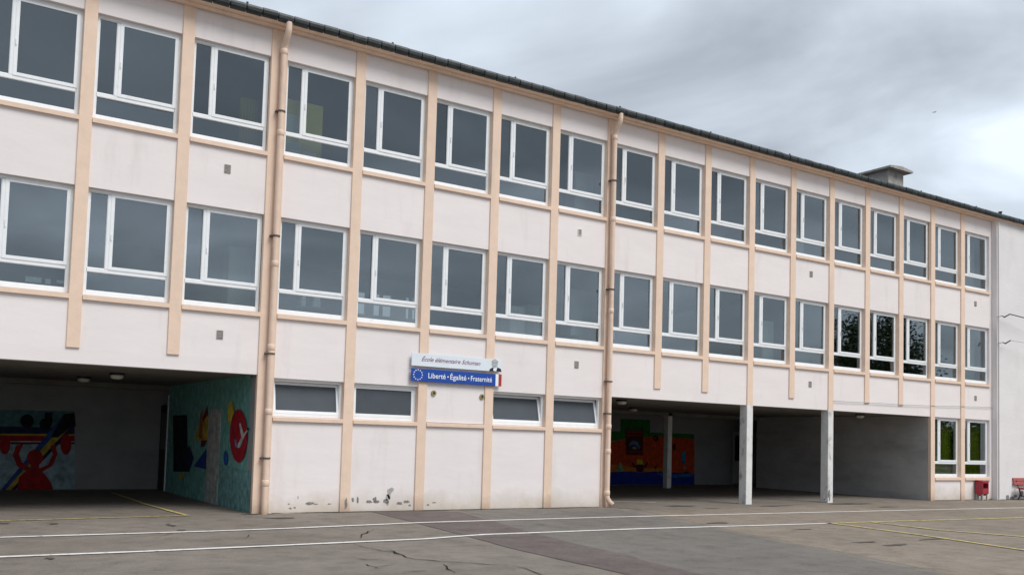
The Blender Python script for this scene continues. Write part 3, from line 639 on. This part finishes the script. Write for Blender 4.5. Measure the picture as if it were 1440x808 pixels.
for k in range(12):
    a = 2*math.pi*k/12; cx, cz = .165 + .108*math.cos(a), .142 + .108*math.sin(a)
    MB().add([(cx + (.021 if j % 2 == 0 else .009)*math.sin(math.pi*j/5), -.003, cz + (.021 if j % 2 == 0 else .009)*math.cos(math.pi*j/5)) for j in range(10)], [tuple(range(10))]).build('star', M['inkwhite'], s2, fix=False)
text_mesh('Libert\u00e9', .165, M['inkwhite'], s2, (.425, 0, .085), 0, .0012, .44)
text_mesh('\u00c9galit\u00e9', .165, M['inkwhite'], s2, (.985, 0, .085), 0, .0012, .42)
text_mesh('Fraternit\u00e9', .165, M['inkwhite'], s2, (1.525, 0, .085), 0, .0012, .57)
for xx in (.925, 1.465): MB().add([(xx+.018*math.cos(2*math.pi*k/12), -.003, .138+.018*math.sin(2*math.pi*k/12)) for k in range(12)], [tuple(range(12))]).build('dot', M['inkwhite'], s2, fix=False)

# ------------------------------------------------------------------ red box and bench
rb = empty('red_box', (28.88, -.285, 0)); rb.scale = (.93, .80, .89); tag(rb, 'red metal box on grey feet against the wall below the last window', 'box')
b = MB(); b.box(0, .03, 0, .34, .26, .72); b.box(.37, .40, 0, .34, .26, .72); b.box(.03, .37, .31, .34, .26, .72); b.box(.03, .37, 0, .31, .26, .29); b.box(.03, .37, 0, .03, .29, .46); b.box(.03, .37, 0, .03, .66, .72)
b.build('body', M['red'], rb, bevel=.006)
MB().prism([(-.01, .715), (.35, .76), (.35, .775), (-.01, .735)], 0, -.015, .415).build('lid', M['red'], rb)
MB().prism([(0.002, .262), (.338, .262), (.19, .17), (.15, .17)], 0, .004, .396).build('hopper', M['red'], rb)
for xx in (.03, .32):
    for yy in (.03, .27): MB().box(xx, xx+.05, yy, yy+.05, -.005, .30).build('foot', M['greymetal'], rb)
bn = empty('bench', (30.95, -.66, 0)); tag(bn, 'red slatted bench with black iron legs standing against the plain wall', 'bench')
for y, z, ti in ((.0, .40, 0), (.13, .405, 0), (.26, .41, 0)): MB().box(0, 1.9, y, y+.11, z, z+.035).build('seat_slat', M['redwood'], bn, bevel=.006)
for y, z in ((.41, .53), (.44, .67)): MB().prism([(y, z), (y+.03, z), (y+.055, z+.10), (y+.025, z+.10)], 0, 0, 1.9).build('back_slat', M['redwood'], bn, bevel=.004)
for xx in (.22, 1.6):
    l = MB(); l.tube([(xx, -.03, 0), (xx, .02, .06), (xx, .07, .2), (xx, .06, .33), (xx, .0, .385)], [.022, .02, .02, .02, .022], 8); l.build('leg', M['black'], bn, smooth=True)
    l = MB(); l.tube([(xx, .42, 0), (xx, .36, .08), (xx, .33, .22), (xx, .37, .385), (xx, .44, .56), (xx, .475, .76)], [.022, .02, .02, .022, .018, .015], 8); l.build('leg', M['black'], bn, smooth=True)
    l = MB(); l.tube([(xx, 0, .385), (xx, .37, .385)], .018, 8); l.tube([(xx, .06, .18), (xx, .2, .12), (xx, .33, .18)], .014, 8); l.build('brace', M['black'], bn, smooth=True)

# ------------------------------------------------------------------ cables, lamps
def cable(name, pts, rad, lab, m='black'):
    c = MB(); c.tube(pts, rad, 8); o = c.build(name, M[m], smooth=True); tag(o, lab, 'cable'); return o
cable('wall_cable', [(21.3, YP-.012, 3.075), (23, YP-.012, 3.10), (24.7, YP-.012, 3.115), (26.4, YP-.012, 3.15), (28.1, YP-.012, 3.205), (29.85, YP-.012, 3.25), (29.98, YP-.012, 3.26)], .008, 'thin cable sagging along the wall just above the passage', 'greymetal')
def wire(px, py, ex, ey, rad, lab, m):
    a = un(px, py, 1, -.165); e = empty('overhead_wire', a); tag(e, lab, 'wire')
    w = MB(); w.tube([(0, .006, 0), (0, -.10, 0), (.04, -.14, .02)], .014, 8); w.build('wall_hook', M['greymetal'], e)
    w = MB(); w.tube([(.04, -.14, .02), (.14, -.18, -.02), (.34, -.26, .10)], [.014, .024, .02], 10); w.build('insulator', M['black'], e)
    q = un(ex, ey, 1, -.5) - a; q2 = Vector((.34, -.26, .10)); w = MB()
    w.tube([q2.lerp(q2 + (q - q2) * 3, t_/10) + Vector((0, 0, -.05 * (t_/10) * (1 - t_/10))) for t_ in range(11)], rad, 8); w.build('wire', M[m], e, smooth=True)
wire(1402.5, 445, 1440, 446, .018, 'dark overhead wire leaving a hook high on the plain wall', 'black')
wire(1403.5, 482, 1440, 481, .009, 'thin pale wire leaving the lower hook on the plain wall', 'greymetal')
lampn = [('round pale ceiling lamp in the mural passage, close to the front beam', (1.35, 2.61)), ('small pale ceiling lamp deeper inside the mural passage', (1.05, 4.96)), ('pale ceiling lamp by the drainpipe end of the column passage', (14.0, 1.21)),
         ('pale ceiling lamp deep inside the column passage', (17.9, 5.3)), ('pale ceiling lamp near the grimy end wall of the column passage', (24.2, 1.19))]
for lab, (x, y) in lampn:
    e = empty('ceiling_lamp', (x, y, SOF + .012)); tag(e, lab, 'lamp', 'passage ceiling lamps')
    MB().tube([(0, 0, .004), (0, 0, -.05)], .15, 20).build('base', M['black'], e)
    MB().tube([(0, 0, -.045), (0, 0, -.08), (0, 0, -.12), (0, 0, -.135)], [.13, .135, .11, .05], 20).build('cover', M['lamp'], e, smooth=True)

# ------------------------------------------------------------------ things seen through the windows
e = empty('notice_cupboard', (3.9, .36, 6.62)); tag(e, 'yellow cupboard with papers pinned on it behind an upstairs window', 'cupboard')
MB().box(-.05, .92, 0, .45, 0, 2.05).build('body', M['yellow'], e)
for (x0, x1, z0, z1) in ((.12, .44, 1.25, 1.72), (.0, .10, 1.1, 1.7), (.5, .8, .7, 1.0), (.1, .45, .65, 1.15)):
    MB().box(x0, x1, -.008, -.001, z0, z1).build('paper', M['paper'], e)
e = empty('yellow_curtain', (3.05, .42, 7.25)); tag(e, 'dim yellow curtain drawn to the side of an upstairs window', 'curtain')
cu = MB(); n = 28
vs = []
for i in range(n+1):
    y = .05*math.sin(i*1.35); vs += [(i/n*.38, y, 0), (i/n*.38, y, 1.25)]
cu.add(vs, [(2*i, 2*i+2, 2*i+3, 2*i+1) for i in range(n)]); cu.build('cloth', mat('olive_yellow', (.42,.38,.07), .9, .08, 4), e, smooth=True)
for i, (px, py, w_, h_) in enumerate(((47,393,.26,.10),(67.5,395.5,.09,.09),(86,396,.15,.05),(88,377,.14,.04))):
    p = un(px, py, 1, YG + .03)
    o = MB().box(-w_/2, w_/2, 0, .003, -h_/2, h_/2).build('paper_cutout', M['paper']); o.location = p; tag(o, ['widest white paper strip stuck low inside the pane above the mural passage', 'small square white paper stuck between two strips in the low pane above the mural passage', 'narrow white paper strip stuck low in the pane corner above the mural passage', 'thin white paper strip stuck high in the low pane above the mural passage'][i], 'paper', 'paper cut-outs on the low pane')
for lab, px, py, w_, h_, y_ in (('white paper shape inside the low pane right of the drainpipe pier', 427, 421, .10, .30, .4), ('second white paper shape beside the first in the low pane right of the drainpipe pier', 446, 423, .16, .26, .4),
        ('tall white box standing inside the low pane left of the second drainpipe', 806, 461, .14, .36, .5), ('white stacked boxes inside the low pane right of the second drainpipe', 862, 466, .12, .34, .5)):
    p = un(px, py, 1, y_); e = empty('paper_stack', (p.x, y_, p.z - h_/2)); tag(e, lab, 'paper')
    MB().box(-w_/2, w_/2, 0, .12, 0, h_*.48).build('lower_box', M['paper'], e, bevel=.004); MB().box(-w_*.4, w_*.45, .005, .11, h_*.52, h_).build('upper_box', M['paper'], e, bevel=.004)
    MB().box(-w_*.3, w_*.3, .02, .1, h_*.48, h_*.52).build('gap_strip', M['black'], e); MB().box(-w_/2-.1, w_/2+.1, -.03, .25, -.04, -.001).build('shelf', M['interior'], e)
def locker(x, z, w, h, m, lab, y=.7, d=.4, nm='cabinet', cat='cabinet'):
    e = empty(nm, (x, y, z)); tag(e, lab, cat); MB().box(0, w, 0, d, 0, h).build('carcass', M[m], e)
    MB().box(.02, w/2-.005, -.018, -.001, .05, h-.03).build('door', M[m], e); MB().box(w/2+.005, w-.02, -.018, -.001, .05, h-.03).build('door', M[m], e)
M['pale'] = mat('pale_cabinet', (.70, .70, .64), .6, .04, 3)
locker(3.05, 3.25, .48, 2.2, 'pale', 'pale tall cabinet inside the first-floor room by the drainpipe pier')
locker(11.8, 3.25, .8, 2.3, 'pale', 'pale cupboard inside the first-floor room next to the second drainpipe')
locker(10.5, 3.25, .35, 1.75, 'pale', 'low pale cupboard inside the first-floor room left of the second drainpipe')
locker(11.85, 6.62, .9, 2.0, 'pale', 'pale cupboard inside the top-floor room next to the second drainpipe')

locker(9.9, 3.25, .45, 1.65, 'pale', 'low pale cupboard inside the first-floor room right of the motto board', .6)
locker(18.7, 3.25, .5, 2.1, 'pale', 'pale cupboard inside the first-floor room over the first square column', .5)
locker(19.9, 6.62, .6, 1.5, 'pale', 'pale cupboard inside the top-floor room over the gap between the columns', .5)
locker(29.0, 3.25, .7, 2.6, 'pale', 'tall pale cupboard inside the last first-floor window before the wing', .5)
locker(28.9, 6.62, .8, 2.6, 'pale', 'tall pale cupboard inside the last top-floor window before the wing', .5)
# ------------------------------------------------------------------ trees across the yard (they show as reflections in the glass)
M['bark'] = mat('bark', (.09, .07, .05), .95, .2, 6, .6, 20)
M['leaf'] = mat('leaf', (.045, .075, .022), .7, .3, 1.2, 0, 1, .2)
def tree(loc, h, rad, nleaf, lab, seed):
    rnd = random.Random(seed); e = empty('yard_tree', loc); tag(e, lab, 'tree', 'trees across the yard')
    t = MB(); t.tube([(0,0,-.05), (.05,.02,h*.2), (-.05,.08,h*.45), (.04,0,h*.8)], [.26, .2, .14, .04], 10)
    tips = []
    for i in range(11):
        a = rnd.uniform(0, 6.28); z0 = h * rnd.uniform(.22, .6); L_ = rad * rnd.uniform(.6, 1.0)
        p1 = Vector((math.cos(a)*L_*.5, math.sin(a)*L_*.5, z0 + h*.1)); p2 = Vector((math.cos(a)*L_*.9, math.sin(a)*L_*.9, z0 + h*.2))
        t.tube([(0, 0, z0), p1, p2], [.09, .06, .02], 6); tips += [p1, p2]
    t.build('trunk', M['bark'], e, smooth=True)
    cl = [Vector((rnd.gauss(0, rad*.42), rnd.gauss(0, rad*.42), h*rnd.uniform(.28, .95))) for _ in range(38)] + tips
    cl = [c_ * 1 for c_ in cl if (c_.x**2 + c_.y**2)**.5 < rad * (1.05 - .55*abs(c_.z/h - .5)*2)]
    v = []; fs = []
    for i in range(nleaf):
        c_ = rnd.choice(cl); p = c_ + Vector((rnd.gauss(0, 1), rnd.gauss(0, 1), rnd.gauss(0, .8))) * rad * .17
        a = Vector((rnd.gauss(0, 1), rnd.gauss(0, 1), rnd.gauss(0, .6))).normalized(); b_ = a.orthogonal().normalized(); s = rnd.uniform(.09, .17); j = len(v)
        v += [p - a*s, p + b_*s*.5, p + a*s, p - b_*s*.5]; fs.append((j, j+1, j+2, j+3))
    MB().add(v, fs).build('crown', M['leaf'], e, fix=False)
tree((49.5, -18.6, 0), 10.2, 3.4, 15000, 'tall dark leafy tree across the yard, reflected in two first-floor windows', 3)
tree((56.5, -20.5, 0), 6.5, 2.0, 6000, 'smaller leafy tree standing beside the tall one across the yard', 5)

def unseen_hedge(a, b, h, w, n, lab, seed):  # foliage row added out of view so the right ground-floor panes reflect dark
    rnd = random.Random(seed); a = Vector(a); b = Vector(b); e = empty('unseen_hedge', a); tag(e, lab, 'unseen_hedge'); v = []; fs = []; d = b - a
    t = MB()
    for i in range(14):
        p = d * ((i+.5)/14); t.tube([(p.x, p.y, -.05), (p.x+.1, p.y, h*.4), (p.x, p.y+.1, h*.75)], [.07, .05, .02], 6)
    t.build('stems', M['bark'], e)
    for i in range(n):
        u_ = rnd.random(); top = h * (.82 + .35*noise.noise(Vector((u_*9, seed, 0)))); p = d*u_ + Vector((rnd.gauss(0, w*.35), rnd.gauss(0, w*.35), rnd.uniform(.05, 1)*top))
        q = Vector((rnd.gauss(0,1), rnd.gauss(0,1), rnd.gauss(0,.6))).normalized(); r2 = q.orthogonal().normalized(); s_ = rnd.uniform(.12, .22); j = len(v)
        v += [p - q*s_, p + r2*s_*.5, p + q*s_, p - r2*s_*.5]; fs.append((j, j+1, j+2, j+3))
    MB().add(v, fs).build('foliage', M['leaf'], e, fix=False)
unseen_hedge((50, -27, 0), (78, -17, 0), 4.6, 1.6, 26000, 'long unseen row of foliage added across the yard to darken ground-floor window reflections', 4)
# bird
p = CAM + ray(1314, 158) * 105
bd = empty('flying_bird', p); tag(bd, 'small dark bird flying in the sky over the roof', 'bird')
q = MB(); q.tube([(-.13,0,0),(-.07,0,.01),(.02,0,.015),(.10,0,.0),(.19,0,-.01)], [.01,.035,.04,.025,.008], 8)
q.add([(-.02,.02,.02),(.06,.02,.02),(.05,.16,.07),(.0,.30,.03),(-.02,.16,.07)], [(0,1,2,3,4)]); q.add([(-.02,-.02,.02),(.06,-.02,.02),(.05,-.16,.07),(.0,-.30,.03),(-.02,-.16,.07)], [(4,3,2,1,0)])
q.build('body', M['black'], bd)
